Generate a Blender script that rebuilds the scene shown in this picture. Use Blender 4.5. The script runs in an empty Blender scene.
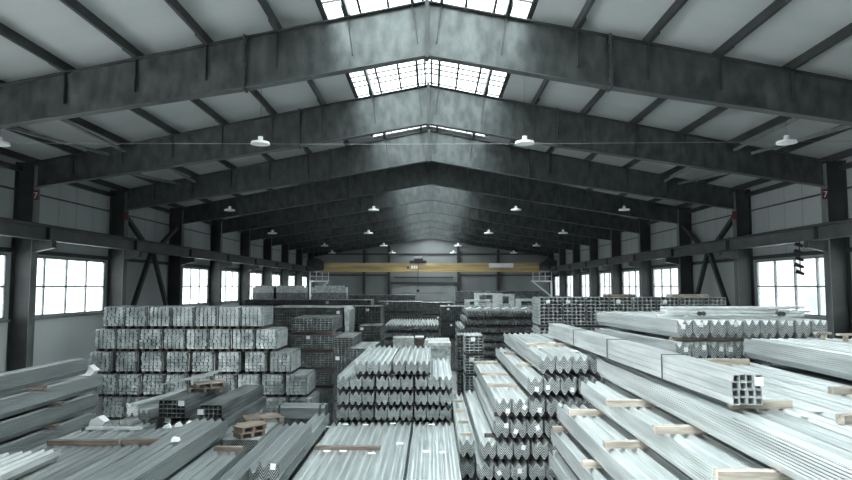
import bpy, math, random
from mathutils import Vector, Matrix
random.seed(7)
R = math.radians
CZ = 5.33                       # eye height over the floor
F, PITCH, YAW = 640.0, R(4.11), R(0.50)
XC = -0.1                       # the ridge lies over this x
HW = 13.1                       # half width to the wall panels
COLX = 12.45                    # half width to the inner column flange
FR = [8.1 + 6.0*k for k in range(11)]      # frames, the first one out of the picture
Y0, YE = -9.9, 68.35
col = bpy.context.scene.collection
ORD = ['first','second','third','fourth','fifth','sixth','seventh','eighth','ninth','tenth','eleventh','twelfth','thirteenth','fourteenth']

# ------------------------------------------------------------ materials
def nodes(name):
    m = bpy.data.materials.new(name); m.use_nodes = True
    nt = m.node_tree; b = nt.nodes['Principled BSDF']
    return m, nt, b
def N(nt, t, **k):
    n = nt.nodes.new(t)
    for a, v in k.items(): setattr(n, a, v)
    return n
def math_(nt, op, a, b=None, c=None):
    n = N(nt, 'ShaderNodeMath', operation=op)
    for i, v in enumerate((a, b, c)):
        if v is None: continue
        if isinstance(v, (int, float)): n.inputs[i].default_value = v
        else: nt.links.new(v, n.inputs[i])
    return n.outputs[0]
def noisy(name, c1, c2, scale=(1,1,1), nscale=3.0, metal=0.0, rough=0.6, detail=4, rnd=0.0, lo=.35, hi=.65, coord='Object', lines=None, grain=None, wpat=False):
    m, nt, b = nodes(name); L = nt.links.new
    tc = N(nt, 'ShaderNodeTexCoord'); mp = N(nt, 'ShaderNodeMapping'); mp.inputs['Scale'].default_value = scale
    L(tc.outputs[coord], mp.inputs['Vector'])
    oi = N(nt, 'ShaderNodeObjectInfo')
    va = N(nt, 'ShaderNodeVectorMath', operation='ADD'); L(mp.outputs[0], va.inputs[0])
    cmb = N(nt, 'ShaderNodeCombineXYZ'); r10 = math_(nt, 'MULTIPLY', oi.outputs['Random'], 37.0)
    for i in range(3): L(r10, cmb.inputs[i])
    L(cmb.outputs[0], va.inputs[1])
    nz = N(nt, 'ShaderNodeTexNoise'); nz.inputs['Scale'].default_value = nscale; nz.inputs['Detail'].default_value = detail
    L(va.outputs[0], nz.inputs['Vector'])
    rp = N(nt, 'ShaderNodeValToRGB'); rp.color_ramp.elements[0].position = lo; rp.color_ramp.elements[1].position = hi
    rp.color_ramp.elements[0].color = (*c1, 1); rp.color_ramp.elements[1].color = (*c2, 1)
    L(nz.outputs['Fac'], rp.inputs['Fac'])
    out = rp.outputs['Color']
    def mul(out, fac):
        mx = N(nt, 'ShaderNodeMix', data_type='RGBA', blend_type='MULTIPLY'); mx.inputs['Factor'].default_value = 1
        L(out, mx.inputs['A']); cc = N(nt, 'ShaderNodeCombineColor')
        for i in range(3): L(fac, cc.inputs[i])
        L(cc.outputs[0], mx.inputs['B']); return mx.outputs['Result']
    if rnd:
        f = math_(nt, 'MULTIPLY_ADD', oi.outputs['Random'], rnd*2, 1-rnd); out = mul(out, f)
    if lines or wpat:
        sp = N(nt, 'ShaderNodeSeparateXYZ'); L(tc.outputs['Object'], sp.inputs[0])
        sn = N(nt, 'ShaderNodeSeparateXYZ'); L(tc.outputs['Normal'], sn.inputs[0])
    if lines:            # seams between neighbouring tubes, on the long faces
        cw, ch, ox = lines
        def seam(v, s, o):
            q = math_(nt, 'FRACT', math_(nt, 'ADD', math_(nt, 'DIVIDE', v, s), o))
            q = math_(nt, 'ABSOLUTE', math_(nt, 'SUBTRACT', q, .5))
            return math_(nt, 'GREATER_THAN', q, .43)
        nx = math_(nt, 'GREATER_THAN', math_(nt, 'ABSOLUTE', sn.outputs[0]), .5)
        nz_ = math_(nt, 'GREATER_THAN', math_(nt, 'ABSOLUTE', sn.outputs[2]), .5)
        k = math_(nt, 'ADD', math_(nt, 'MULTIPLY', nx, seam(sp.outputs[2], ch, 0)), math_(nt, 'MULTIPLY', nz_, seam(sp.outputs[0], cw, ox)))
        out = mul(out, math_(nt, 'MULTIPLY_ADD', k, -.62, 1))
    if wpat:             # the edges of the nested sheets on the cut ends
        pp = math_(nt, 'PINGPONG', sp.outputs[0], .0775)
        v = math_(nt, 'SUBTRACT', sp.outputs[2], math_(nt, 'MULTIPLY', math_(nt, 'SUBTRACT', .0775, pp), 1.45))
        q = math_(nt, 'FRACT', math_(nt, 'DIVIDE', v, .05))
        q = math_(nt, 'GREATER_THAN', q, .48)
        ny = math_(nt, 'GREATER_THAN', math_(nt, 'ABSOLUTE', sn.outputs[1]), .7)
        out = mul(out, math_(nt, 'MULTIPLY_ADD', math_(nt, 'MULTIPLY', q, ny), -.86, 1))
    L(out, b.inputs['Base Color'])
    b.inputs['Metallic'].default_value = metal; b.inputs['Roughness'].default_value = rough
    if grain:
        rr = math_(nt, 'MULTIPLY_ADD', nz.outputs['Fac'], grain, rough - grain/2); L(rr, b.inputs['Roughness'])
    return m
M = {}
M['steel'] = noisy('painted_steel', (.021,.025,.025), (.040,.045,.044), (.3,1,1), 1.5, .0, .5)
M['web'] = noisy('weathered_steel', (.045,.052,.052), (.125,.137,.135), (1.6,1,.8), 2.6, .5, .30, 10, lo=.34, hi=.85)
M['flange'] = noisy('flange_steel', (.046,.052,.051), (.08,.088,.087), (.3,1,1), 1.5, .0, .5)
M['colflange'] = noisy('column_steel', (.10,.11,.11), (.19,.20,.20), (1,1,.3), 2, .0, .5)
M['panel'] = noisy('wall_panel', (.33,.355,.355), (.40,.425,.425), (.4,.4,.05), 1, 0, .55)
M['roof'] = noisy('roof_panel', (.36,.385,.38), (.44,.465,.46), (.1,.5,.1), 1, 0, .6)
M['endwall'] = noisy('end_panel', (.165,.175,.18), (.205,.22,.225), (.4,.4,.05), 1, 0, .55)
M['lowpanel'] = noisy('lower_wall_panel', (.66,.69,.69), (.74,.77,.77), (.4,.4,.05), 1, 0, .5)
M['floor'] = noisy('concrete_floor', (.20,.20,.195), (.30,.30,.29), (1,1,1), .6, 0, .75)
G1, G2 = (.40,.435,.435), (.60,.635,.63)
M['galv'] = noisy('galvanised_sheet', G1, G2, (4,.35,4), 2.6, .5, .36, 6, rnd=.14, wpat=True, grain=.2)
M['galv_lit'] = noisy('lit_galvanised_sheet', (.42,.45,.45), (.66,.69,.685), (4,.25,4), 2.2, .35, .36, 6, rnd=.08, wpat=True, grain=.2)  # same zinc in a lighter tone: brighter light on the right stacks painted in
M['galv_shaded'] = noisy('shaded_galvanised_sheet', (.30,.33,.335), (.42,.45,.45), (4,.25,4), 2.2, .5, .32, 6, rnd=.15, wpat=True, grain=.2)  # same zinc in a darker tone: dimmer light at left painted into the colour
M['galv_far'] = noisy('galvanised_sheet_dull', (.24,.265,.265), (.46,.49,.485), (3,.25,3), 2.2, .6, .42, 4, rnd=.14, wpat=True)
M['bale'] = noisy('zinc_coated_parts', (.30,.35,.35), (.72,.77,.76), (1,.6,1), 6, .3, .42, 5, rnd=.12)
M['bright'] = noisy('bright_zinc', (.62,.65,.64), (.82,.84,.83), (2,.3,2), 3, .3, .4, 4, rnd=.08)
M['timber'] = noisy('pale_timber', (.27,.235,.195), (.52,.46,.39), (.8,6,6), 3, 0, .8, 5, rnd=.15)
M['brown'] = noisy('brown_timber', (.13,.10,.08), (.24,.19,.155), (.8,6,6), 3, 0, .85, 5, rnd=.15)
M['darkwood'] = noisy('dark_wood', (.045,.036,.034), (.09,.07,.065), (1,5,5), 3, 0, .85)
M['strap'] = noisy('strap_steel', (.05,.055,.055), (.09,.095,.095), (1,1,1), 3, .3, .5)
M['wrap'] = noisy('plastic_wrap', (.30,.33,.33), (.62,.65,.64), (1,1,1), 7, 0, .3, 5)
M['dull'] = noisy('dull_profiles', (.13,.145,.145), (.24,.26,.26), (.4,3,3), 2, .3, .5)
M['paper'] = noisy('white_paper', (.80,.82,.82), (.88,.89,.89), (1,1,1), 2, 0, .6)
M['black'] = noisy('black_cable', (.012,.012,.013), (.02,.02,.021), (1,1,1), 2, 0, .5)
M['red'] = noisy('red_sign', (.11,.03,.032), (.15,.04,.04), (1,1,1), 2, 0, .5)
M['yellow'] = noisy('crane_yellow', (.30,.215,.095), (.50,.38,.19), (.12,1,1.5), 3, 0, .42, 5)
M['white'] = noisy('white_paint', (.62,.64,.64), (.72,.74,.74), (1,1,1), 2, 0, .5)
M['lampm'] = noisy('lamp_housing', (.60,.62,.62), (.75,.76,.76), (1,1,1), 2, .2, .4)
M['outwall2'] = noisy('roller_door_grey', (.22,.235,.235), (.27,.285,.285), (1,1,1), 1, 0, .55)
M['frame'] = noisy('window_frame', (.20,.215,.215), (.26,.275,.275), (1,1,1), 2, 0, .5)
M['bars'] = noisy('dark_glazing_bar', (.018,.02,.02), (.028,.03,.03), (1,1,1), 2, 0, .6)
M['wire'] = noisy('cable_grey', (.22,.23,.23), (.28,.29,.29), (1,1,1), 2, 0, .5)
M['snow'] = noisy('pale_yard', (.62,.64,.65), (.78,.79,.80), (1,1,1), .2, 0, .9)
M['tree'] = noisy('pale_foliage', (.22,.25,.24), (.34,.37,.35), (1,1,1), 2, 0, .9)
M['outwall'] = noisy('pale_cladding', (.42,.44,.45), (.50,.52,.53), (1,1,1), 1, 0, .7)
def glass(name, tint, frost):
    m, nt, b = nodes(name); L = nt.links.new; nt.nodes.remove(b)
    o = nt.nodes['Material Output']
    tr = N(nt, 'ShaderNodeBsdfTransparent'); tr.inputs[0].default_value = (*tint, 1)
    gl = N(nt, 'ShaderNodeBsdfGlossy'); gl.inputs['Roughness'].default_value = .08; gl.inputs['Color'].default_value = (.8,.85,.85,1)
    df = N(nt, 'ShaderNodeBsdfTranslucent'); df.inputs[0].default_value = (*tint, 1)
    m1 = N(nt, 'ShaderNodeMixShader'); m2 = N(nt, 'ShaderNodeMixShader'); m2.inputs[0].default_value = .05
    tc = N(nt, 'ShaderNodeTexCoord'); nz = N(nt, 'ShaderNodeTexNoise'); nz.inputs['Scale'].default_value = 1.6; nz.inputs['Detail'].default_value = 4
    L(tc.outputs['Object'], nz.inputs['Vector'])
    L(math_(nt, 'MULTIPLY', nz.outputs['Fac'], frost), m1.inputs[0])
    L(tr.outputs[0], m1.inputs[1]); L(df.outputs[0], m1.inputs[2]); L(m1.outputs[0], m2.inputs[1]); L(gl.outputs[0], m2.inputs[2])
    L(m2.outputs[0], o.inputs[0]); return m
M['glass'] = glass('window_glass', (.52,.54,.54), .10)
M['frost'] = glass('dusty_glass', (.50,.52,.52), .45)
M['poly'] = glass('skylight_polycarbonate', (.84,.88,.88), .25)

# ------------------------------------------------------------ mesh helpers
class MB:
    def __init__(s): s.v = []; s.f = []
    def box(s, x0, x1, y0, y1, z0, z1):
        b = len(s.v)
        s.v += [(x0,y0,z0),(x1,y0,z0),(x1,y1,z0),(x0,y1,z0),(x0,y0,z1),(x1,y0,z1),(x1,y1,z1),(x0,y1,z1)]
        s.f += [tuple(b+i for i in q) for q in ((0,3,2,1),(4,5,6,7),(0,1,5,4),(1,2,6,5),(2,3,7,6),(3,0,4,7))]
        return s
    def prism(s, pts, a, b_, axis='y'):          # pts: outline; extruded along the axis from a to b_
        b = len(s.v); n = len(pts)
        for t in (a, b_):
            for p in pts:
                s.v.append((p[0], t, p[1]) if axis == 'y' else (t, p[0], p[1]) if axis == 'x' else (p[0], p[1], t))
        for i in range(n):
            j = (i+1) % n; s.f.append((b+i, b+j, b+n+j, b+n+i))
        s.f.append(tuple(b+i for i in range(n))[::-1]); s.f.append(tuple(b+n+i for i in range(n)))
        return s
    def bar(s, p, q, w, h=None, up=(0,0,1)):     # rectangular bar between two points
        p, q = Vector(p), Vector(q); d = (q-p).normalized(); u = Vector(up)
        r = d.cross(u)
        if r.length < 1e-4: r = d.cross(Vector((1,0,0)))
        r.normalize(); u = r.cross(d).normalized(); h = h or w; b = len(s.v)
        for c in (p, q):
            for a, e in ((-1,-1),(1,-1),(1,1),(-1,1)): s.v.append(tuple(c + r*(a*w/2) + u*(e*h/2)))
        s.f += [tuple(b+i for i in f) for f in ((0,1,2,3),(7,6,5,4),(0,4,5,1),(1,5,6,2),(2,6,7,3),(3,7,4,0))]
        return s
    def cyl(s, p, q, r, n=8, r2=None):
        p, q = Vector(p), Vector(q); d = (q-p).normalized(); a = d.orthogonal().normalized(); c = d.cross(a); b = len(s.v)
        r2 = r if r2 is None else r2
        for o_, rr in ((p, r), (q, r2)):
            for i in range(n):
                t = 2*math.pi*i/n; s.v.append(tuple(o_ + a*rr*math.cos(t) + c*rr*math.sin(t)))
        for i in range(n):
            j = (i+1) % n; s.f.append((b+i, b+j, b+n+j, b+n+i))
        s.f.append(tuple(b+i for i in range(n))[::-1]); s.f.append(tuple(b+n+i for i in range(n)))
        return s
    def mesh(s, name, mat):
        me = bpy.data.meshes.new(name); me.from_pydata(s.v, [], s.f)
        import bmesh
        bm = bmesh.new(); bm.from_mesh(me); bmesh.ops.recalc_face_normals(bm, faces=bm.faces); bm.to_mesh(me); bm.free()
        me.materials.append(M[mat]); return me
    def build(s, name, mat, parent=None, label=None):
        return put(name, s.mesh(name, mat), parent, label=label)
def put(name, me, parent=None, loc=(0,0,0), rz=0, label=None):
    o = bpy.data.objects.new(name, me); col.objects.link(o); o.parent = parent
    o.location = loc; o.rotation_euler = (0,0,rz)
    if label: o['label'] = label
    return o
def tag(o, label=None, cat=None, group=None, kind=None):
    for k, v in (('label',label),('category',cat),('group',group),('kind',kind)):
        if v: o[k] = v
    return o
def empty(name, loc=(0,0,0), rz=0, label=None, cat=None, group=None):
    return tag(put(name, None, None, loc, rz), label, cat, group)
def struct(name, mb, mat, parent=None):
    o = mb.build(name, mat, parent)
    if not parent: o['kind'] = 'structure'
    return o
def copy_tree(o, parent=None):
    c = o.copy(); col.objects.link(c); c.parent = parent
    for ch in KIDS.get(o.name, []): copy_tree(ch, c)
    return c
KIDS = {}
def P(x, y, z): return (x, y, z + CZ)            # z given relative to eye height

# ------------------------------------------------------------ the hall: roof lines
def topz(dx): return 6.42 - .198*abs(dx)         # top of rafter, dx from the ridge
def botz(dx):
    dx = abs(dx)
    return 5.15 - .18*dx if dx < 4.1 else 5.15 - .738 - .154*(dx-4.1)
def roofz(dx): return topz(dx) + .21
struct('floor', MB().box(-HW-.2+XC, HW+.2+XC, Y0-.2, YE+.2, -.2, 0), 'floor')
# roof shell: long strips either side of the skylight, with a strip where no skylight is
SKX = 2.42
SKYBAYS = [(Y0, FR[0])] + [(FR[i], FR[i+1]) for i in range(10) if i != 3]
def slab(mb, s, a, b, y0, y1, t=.12, lift=0):
    pts = [(XC+s*a, CZ+roofz(a)+lift), (XC+s*b, CZ+roofz(b)+lift), (XC+s*b, CZ+roofz(b)+t+lift), (XC+s*a, CZ+roofz(a)+t+lift)]
    return mb.prism(pts, y0, y1)
for s, nm in ((-1,'left'), (1,'right')):
    o = struct('ceiling' if s < 0 else 'ceiling.001', slab(MB(), s, SKX, HW+.3, Y0-.2, YE+.2), 'roof')
    sm = MB()
    for i in range(1, 13):                        # sheet seams under the panels
        for yy in (0,):
            a = SKX + (HW-SKX)*i/13
    y = Y0
    n = 0
    while y < YE:
        seam = MB(); 
        y += 1.0
struct('ceiling', slab(slab(MB(), -1, 0, SKX, FR[3]+.05, FR[4]-.05), 1, 0, SKX, FR[3]+.05, FR[4]-.05), 'roof')
wi = 1
for (ya, yb) in SKYBAYS:                          # glazed ridge skylights
    w = struct('window_%d' % wi, slab(slab(MB(), -1, 0, SKX, ya+.02, yb-.02, .012, .05), 1, 0, SKX, ya+.02, yb-.02, .012, .05), 'poly'); wi += 1
    fb = MB()
    n = max(1, int(round((yb-ya)/6)))
    for s in (-1, 1):
        for dx in (.10, .9, 1.55, SKX-.06):
            p = (XC+s*dx, ya, CZ+roofz(dx)+.03); fb.bar(p, (p[0], yb, p[2]), .06 if dx < 2 else .12, .06)
        for j in range(1, 13*n):
            yy = ya + (yb-ya)*j/(13*n)
            fb.bar((XC, yy, CZ+roofz(0)+.03), (XC+s*SKX, yy, CZ+roofz(SKX)+.03), .03, .05)
    f = fb.build('glazing_bars', 'bars', w)
# purlins, continuous, with lap sleeves over the near rafters
PX = [.33, 1.8, 3.38, 4.97, 6.56, 8.15, 9.75, 11.3, 12.7]
zprof = lambda: [(-.035,0),(.035,0),(.035,.015),(-.02,.015),(-.02,.185),(.05,.185),(.05,.2),(-.035,.2)]
for s, side in ((-1,'left'), (1,'right')):
    for i, dx in enumerate(PX):
        o = MB().prism([(s*a, b) for a, b in zprof()], 6.0, YE-.05).build('roof_purlin', 'steel')
        o.location = (XC+s*dx, 0, CZ+topz(dx)+.004)
        tag(o, 'long dark roof purlin, %s out from the ridge on the %s side' % (ORD[i], side), 'purlin', 'purlins under the roof panels')
        if dx > 1:
            for k in range(1, 4):
                q = MB().box(s*.036 if s > 0 else -.085, .085 if s > 0 else -.036, -.55, .55, .012, .19).build('lap_sleeve', 'steel', o); q.location = (0, FR[k], 0)
# rafters
def spanpoly(a, b, fn0, fn1, n=1):
    return [(a, fn0(a)), (b, fn0(b)), (b, fn1(b)), (a, fn1(a))]
protoR = None
xs = [0, 4.1, COLX+.08]
mb = MB()
low = [(-COLX-.08), -4.1, 0, 4.1, COLX+.08]
mb.prism([(x, botz(x)+.03) for x in low] + [(x, topz(x)-.03) for x in low[::-1]], -.008, .008)
W_MESH = mb.mesh('web', 'web')
def flange(fn, off, w):
    m = MB(); pts = low
    up = [(x, fn(x)+off) for x in pts]; dn = [(x, fn(x)+off-.025) for x in pts[::-1]]
    return m.prism(up+dn, -w/2, w/2)
BF = flange(botz, .025, .26).mesh('bottom_flange', 'flange'); TF = flange(topz, 0, .24).mesh('top_flange', 'steel')
ST = {}
for dx in PX[:8]:
    for s in (-1, 1):
        full = False
        zt = topz(dx)-.03; zb = botz(dx)+.03
        z1 = zb + (zt-zb)*.28
        ST[(dx,s)] = MB().prism([(s*dx-.006, zt), (s*dx+.006, zt), (s*(dx-.12*(1 if dx<3.2 else 0))+.006, z1), (s*(dx-.12*(1 if dx<3.2 else 0))-.006, z1)], -.11, -.009).mesh('stiffener', 'steel')
def plate(x, w, extra):
    m = MB().box(x-w, x+w, -.16, .16, botz(x)-extra, topz(x)+.02)
    if abs(x) > 1:
        for i in range(7):
            z = botz(x)+.06+i*(topz(x)-botz(x)-.12)/6
            m.box(x-w-.03, x+w+.03, -.12, -.07, z-.02, z+.02)
    return m
SPM = {s: plate(4.1*s, .022, .03).mesh('splice_plate', 'steel') for s in (-1, 1)}
RPM = plate(0, .045, .05).mesh('ridge_plate', 'steel')
for k, y in enumerate(FR):
    if k == 0: which = 'dark roof rafter nearest the camera, mostly above the picture'
    elif k == 10: which = 'dark roof rafter against the far end wall'
    else: which = 'dark steel roof rafter, %s from the front with its ridge joint in view' % ORD[k-1]
    root = empty('roof_rafter', (XC, y, CZ), 0, which, 'rafter', 'portal frame rafters')
    put('web', W_MESH, root); put('bottom_flange', BF, root); put('top_flange', TF, root)
    for key, me in ST.items(): put('stiffener', me, root)
    put('splice_plate', SPM[-1], root); put('splice_plate', SPM[1], root); put('ridge_plate', RPM, root)
# columns, with the corbels that carry the crane runway
def column_meshes(s):
    h = CZ + topz(COLX) - .02
    a = MB().box(-.006, .006, -.15, .15, 0, 1).mesh  # unused shape keeps helper signature simple
    xi, xo = s*COLX, s*(HW-.02)
    web = MB().box(min(xi,xo)+.01, max(xi,xo)-.01, -.008, .008, 0, h).mesh('web', 'steel')
    inn = MB().box(min(xi, xi+s*.02), max(xi, xi+s*.02), -.16, .16, 0, h-.1).mesh('inner_flange', 'colflange')
    out = MB().box(min(xo, xo-s*.02), max(xo, xo-s*.02), -.16, .16, 0, h).mesh('outer_flange', 'steel')
    ct = CZ+1.42
    cor = MB().prism([(s*COLX, ct), (s*(COLX-.62), ct), (s*(COLX-.62), ct-.22), (s*COLX, ct-.36)], -.11, .11).mesh('corbel', 'steel')
    return web, inn, out, cor
for s, side in ((-1,'left'), (1,'right')):
    ms = column_meshes(s)
    for k, y in enumerate(FR):
        if k == 0: continue
        root = empty('steel_column', (XC, y, 0), 0, 'dark wall column under the %s rafter from the front, %s side' % (ORD[k-1], side), 'column', 'columns along the %s wall' % side)
        for nm, me in zip(('web','inner_flange','outer_flange','corbel'), ms): put(nm, me, root)
        if k in (2, 3):
            pl = MB().box(s*COLX-.16 if s>0 else -COLX-.02, s*COLX+.02 if s>0 else -COLX+.16, -.19, -.165, CZ+2.7, CZ+3.02).build('number_plate', 'red', root, 'small red plate')
            cu = bpy.data.curves.new('numeral', 'FONT')
            if k == 2:
                cu.body = '7'; cu.size = .27; cu.extrude = .002; cu.align_x = 'CENTER'
                t = bpy.data.objects.new('numeral', cu); dg = bpy.context.evaluated_depsgraph_get(); col.objects.link(t)
                bpy.context.view_layer.update()
                me = bpy.data.meshes.new_from_object(t.evaluated_get(bpy.context.evaluated_depsgraph_get())); col.objects.unlink(t); bpy.data.objects.remove(t)
                me.materials.clear(); me.materials.append(M['white'])
                q = put('numeral', me, pl); q.rotation_euler = (math.pi/2,0,0); q.location = (s*COLX-s*.07, -.193, CZ+2.76)
# walls
WB = [Y0, -3.9, 2.1] + FR
ADDED_GATE = (-6.0, 7.8)        # gate opening added unseen in the left wall, to brighten the right stacks
def side_wall(s, nm):
    m = MB(); x0 = XC+s*HW; x1 = XC+s*(HW+.12); x0, x1 = min(x0,x1), max(x0,x1)
    zs, zt, ztop = CZ-1.03, CZ+1.0, CZ+roofz(HW)+.02
    lo_ = MB()
    if s < 0:
        lo_.box(x0, x1, Y0-.2, ADDED_GATE[0], 0, zs); lo_.box(x0, x1, ADDED_GATE[1], YE+.2, 0, zs)
    else: lo_.box(x0, x1, Y0-.2, YE+.2, 0, zs)
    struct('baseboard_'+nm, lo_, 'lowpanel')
    m.box(x0, x1, Y0-.2, YE+.2, zt, ztop)
    prev = Y0-.2; wins = []
    for i in range(len(WB)-1):
        a, b = WB[i]+.28, WB[i]+5.68
        if abs(WB[i]-26.1) < .1: continue
        if s < 0 and b > ADDED_GATE[0] and a < ADDED_GATE[1]:
            if prev < ADDED_GATE[0]: m.box(x0, x1, prev, ADDED_GATE[0], zs, zt); prev = ADDED_GATE[1]
            continue
        m.box(x0, x1, prev, a, zs, zt); prev = b; wins.append((a, b))
    m.box(x0, x1, prev, YE+.2, zs, zt)
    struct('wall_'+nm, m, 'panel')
    return wins
PORT = []
for s, nm in ((-1,'left'), (1,'right')):
    for (a, b) in side_wall(s, nm):
        x = XC+s*(HW+.04)
        w = struct('window_%d' % wi, MB().box(x-.004, x+.004, a, b, CZ-1.03, CZ+1.0), 'frost' if s < 0 else 'glass'); wi += 1
        f = MB(); z0, z1 = CZ-1.03, CZ+1.0
        for zz, t in ((z0+.03,.06), (z1-.03,.06), ((z0+z1)/2,.045)): f.box(x-.04, x+.04, a, b, zz-t/2, zz+t/2)
        for j in range(5):
            yy = a+.03+(b-a-.06)*j/4; f.box(x-.04, x+.04, yy-.032, yy+.032, z0, z1)
        f.build('window_frame', 'frame', w)
        MB().box(XC+s*HW-(.09 if s>0 else 0), XC+s*HW+(0 if s>0 else .09), a-.15, b+.15, z0-.09, z0-.005).build('window_sill', 'frame', w)
        PORT.append((s, a, b))
    # girts, eave strut and thin panel joints
    for j, (z, t, d) in enumerate(((3.05,.05,.05), (1.12,.14,.07), (3.72,.15,.16))):
        xa, xb = (XC+s*(HW-d), XC+s*(HW-.002)); m = MB()
        m.box(min(xa,xb), max(xa,xb), 8, YE, CZ+z-t/2, CZ+z+t/2)
        o = struct('trim_%d' % (1+j+(3 if s>0 else 0)), m, 'steel')
    n = 7
    y = 14.5
    m = MB()
    while y < 66:                                 # panel joints as slim raised seams
        xa, xb = XC+s*(HW-.006), XC+s*(HW-.001)
        pj = m.box(min(xa,xb), max(xa,xb), y-.008, y+.008, CZ+1.2, CZ+3.9); y += 1.13
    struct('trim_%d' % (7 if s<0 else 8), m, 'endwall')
    # cross bracing of the blind bay
    zc, yc = CZ+1.55, 28.9; xb_ = XC+s*(COLX+.22)
    root = empty('cross_bracing', (xb_, 29.1, 0), 0, 'dark diagonal bracing tubes between two columns of the %s wall' % ('left' if s<0 else 'right'), 'bracing')
    for (ya, za, yb, zb) in ((26.3,3.0,29.0,1.5), (32.0,3.0,29.2,1.5), (29.0,1.5,26.5,-2.2), (29.2,1.5,31.7,-2.2)):
        MB().bar((0, ya-29.1, CZ+za), (0, yb-29.1, CZ+zb), .17, .17).build('brace', 'steel', root)
struct('wall_back', MB().prism([(-HW-.1+XC,0),(HW+.1+XC,0),(HW+.1+XC,CZ+roofz(HW)),(XC,CZ+roofz(0)),(-HW-.1+XC,CZ+roofz(HW))], Y0-.3, Y0-.2), 'panel')
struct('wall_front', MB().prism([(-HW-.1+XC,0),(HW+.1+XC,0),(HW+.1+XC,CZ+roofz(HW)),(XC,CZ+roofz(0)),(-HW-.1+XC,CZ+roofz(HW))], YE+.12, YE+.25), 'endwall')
# far end wall framing and the roller door
for i, x in enumerate((-9.6,-7.2,-4.55,2.85,4.9,7.1,9.5)):
    if x in (-9.6, 9.5, 4.9): continue
    o = MB().box(x-.14, x+.14, YE-.28, YE+.08, 0, CZ+botz(x-XC)-.1).build('gable_column', 'steel')
    tag(o, 'dark steel post on the far end wall, %s from the left' % ORD[[-7.2,-4.55,2.85,7.1].index(x)], 'post', 'posts of the far end wall')
for j, z in enumerate((3.4, 1.15, -1.1)):
    segs = [(-12.4, 12.3)] if z > 2 else [(-12.4,-4.7),(3.0,12.3)]
    for a, b in segs:
        struct('trim_%d' % (9+j*2+(1 if a > 0 else 0)), MB().box(a, b, YE+.02, YE+.1, CZ+z-.07, CZ+z+.07), 'steel')
d = MB().box(-4.2, 2.5, YE+.03, YE+.09, 0, CZ+.2)
d = struct('door_1', d, 'outwall2')
for i in range(6):
    z = CZ+.1-i*.85
    MB().box(-3.4+(i%2)*.2, 1.6, YE+.02, YE+.029, z-.025, z+.025).build('door_panel_seam', 'strap', d)
MB().box(-4.4, 2.7, YE-.12, YE+.0, CZ+.2, CZ+.42).build('door_header', 'steel', d)
MB().box(-4.0, 2.3, YE-.10, YE+.0, CZ+.85, CZ+.98).build('door_track', 'steel', d)
# roof bracing near the eaves and ridge
i = 0
for s, side in ((-1,'left'), (1,'right')):
    for k in (1, 2):
        for (a, b) in ((8.4, 9.6), (9.6, 10.15)):
            y1, y2 = FR[k]+.2, FR[k+1]-.2
            o = MB().bar((XC+s*a, y1, CZ+botz(a)+.06), (XC+s*b, y2, CZ+topz(b)-.16-(.1 if a<b else 0)), .08, .08).build('roof_brace', 'colflange')
            tag(o, 'slanting roof brace in the %s bay on the %s, %s' % (ORD[k-1], side, 'running outwards with depth' if a<b else 'running inwards with depth'), 'brace', 'roof braces near the eaves')
# runway beams
for s, side in ((-1,'left'), (1,'right')):
    xc = s*12.17 + XC*0.5; root = empty('crane_runway_beam', (xc, 0, CZ), 0, 'long dark crane runway beam along the %s wall above the windows' % side, 'beam')
    MB().prism([(-.15,1.44),(.15,1.44),(.15,1.465),(.012,1.465),(.012,1.86),(.17,1.86),(.17,1.89),(-.17,1.89),(-.17,1.86),(-.012,1.86),(-.012,1.465),(-.15,1.465)], 6, 68).build('girder', 'flange', root)
    MB().box(-.03, .03, 6, 68, 1.89, 1.95).build('rail', 'steel', root)
    for k in range(1, 11):
        MB().box(-.14, .14, FR[k]-.012+.0, FR[k]+.012, 1.466, 1.858).build('stiffener', 'steel', root)
# overhead crane
cr = empty('overhead_crane', (0, 64, CZ), 0, 'yellow overhead travelling crane girder across the far end of the hall', 'crane')
MB().box(-11.0, 10.7, -.25, .25, 1.47, 2.30).build('bridge_girder', 'yellow', cr)
MB().box(-11.05, 10.75, -.33, .33, 1.40, 1.47).build('bottom_flange', 'yellow', cr)
for s in (-1, 1):
    MB().prism([(s*12.3,1.965),(s*12.3,2.5),(s*11.4,2.75),(s*10.8,2.25),(s*10.8,1.55),(s*11.6,1.55),(s*11.75,1.965)][::s], -1.1, 1.1).build('end_carriage', 'strap', cr)
MB().box(5.7, 8.1, -.55, -.26, 1.82, 2.25).build('control_cabinet', 'white', cr)
hb = MB().box(-2.2, -.5, -.4, .4, 2.31, 2.52).build('hoist_trolley', 'black', cr)
MB().cyl((-1.75,0,2.62), (-.85,0,2.62), .32, 12).build('drum', 'black', hb)
MB().cyl((-1.35,-.45,-.35), (-1.35,-.45,2.4), .03, 6).build('hoist_rope', 'black', cr)
MB().box(-1.5,-1.2,-.55,-.35,-.6,-.35).build('hook_block', 'black', cr)
for i, x in enumerate((-2.35,-1.95,-1.7,-1.45)):   # the pale lettering on the girder, unreadable at this distance
    MB().box(x-.1, x+.1, -.262, -.251, 1.72, 2.02 if i else 1.92).build('lettering', 'paper' if i else 'black', cr)
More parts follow.
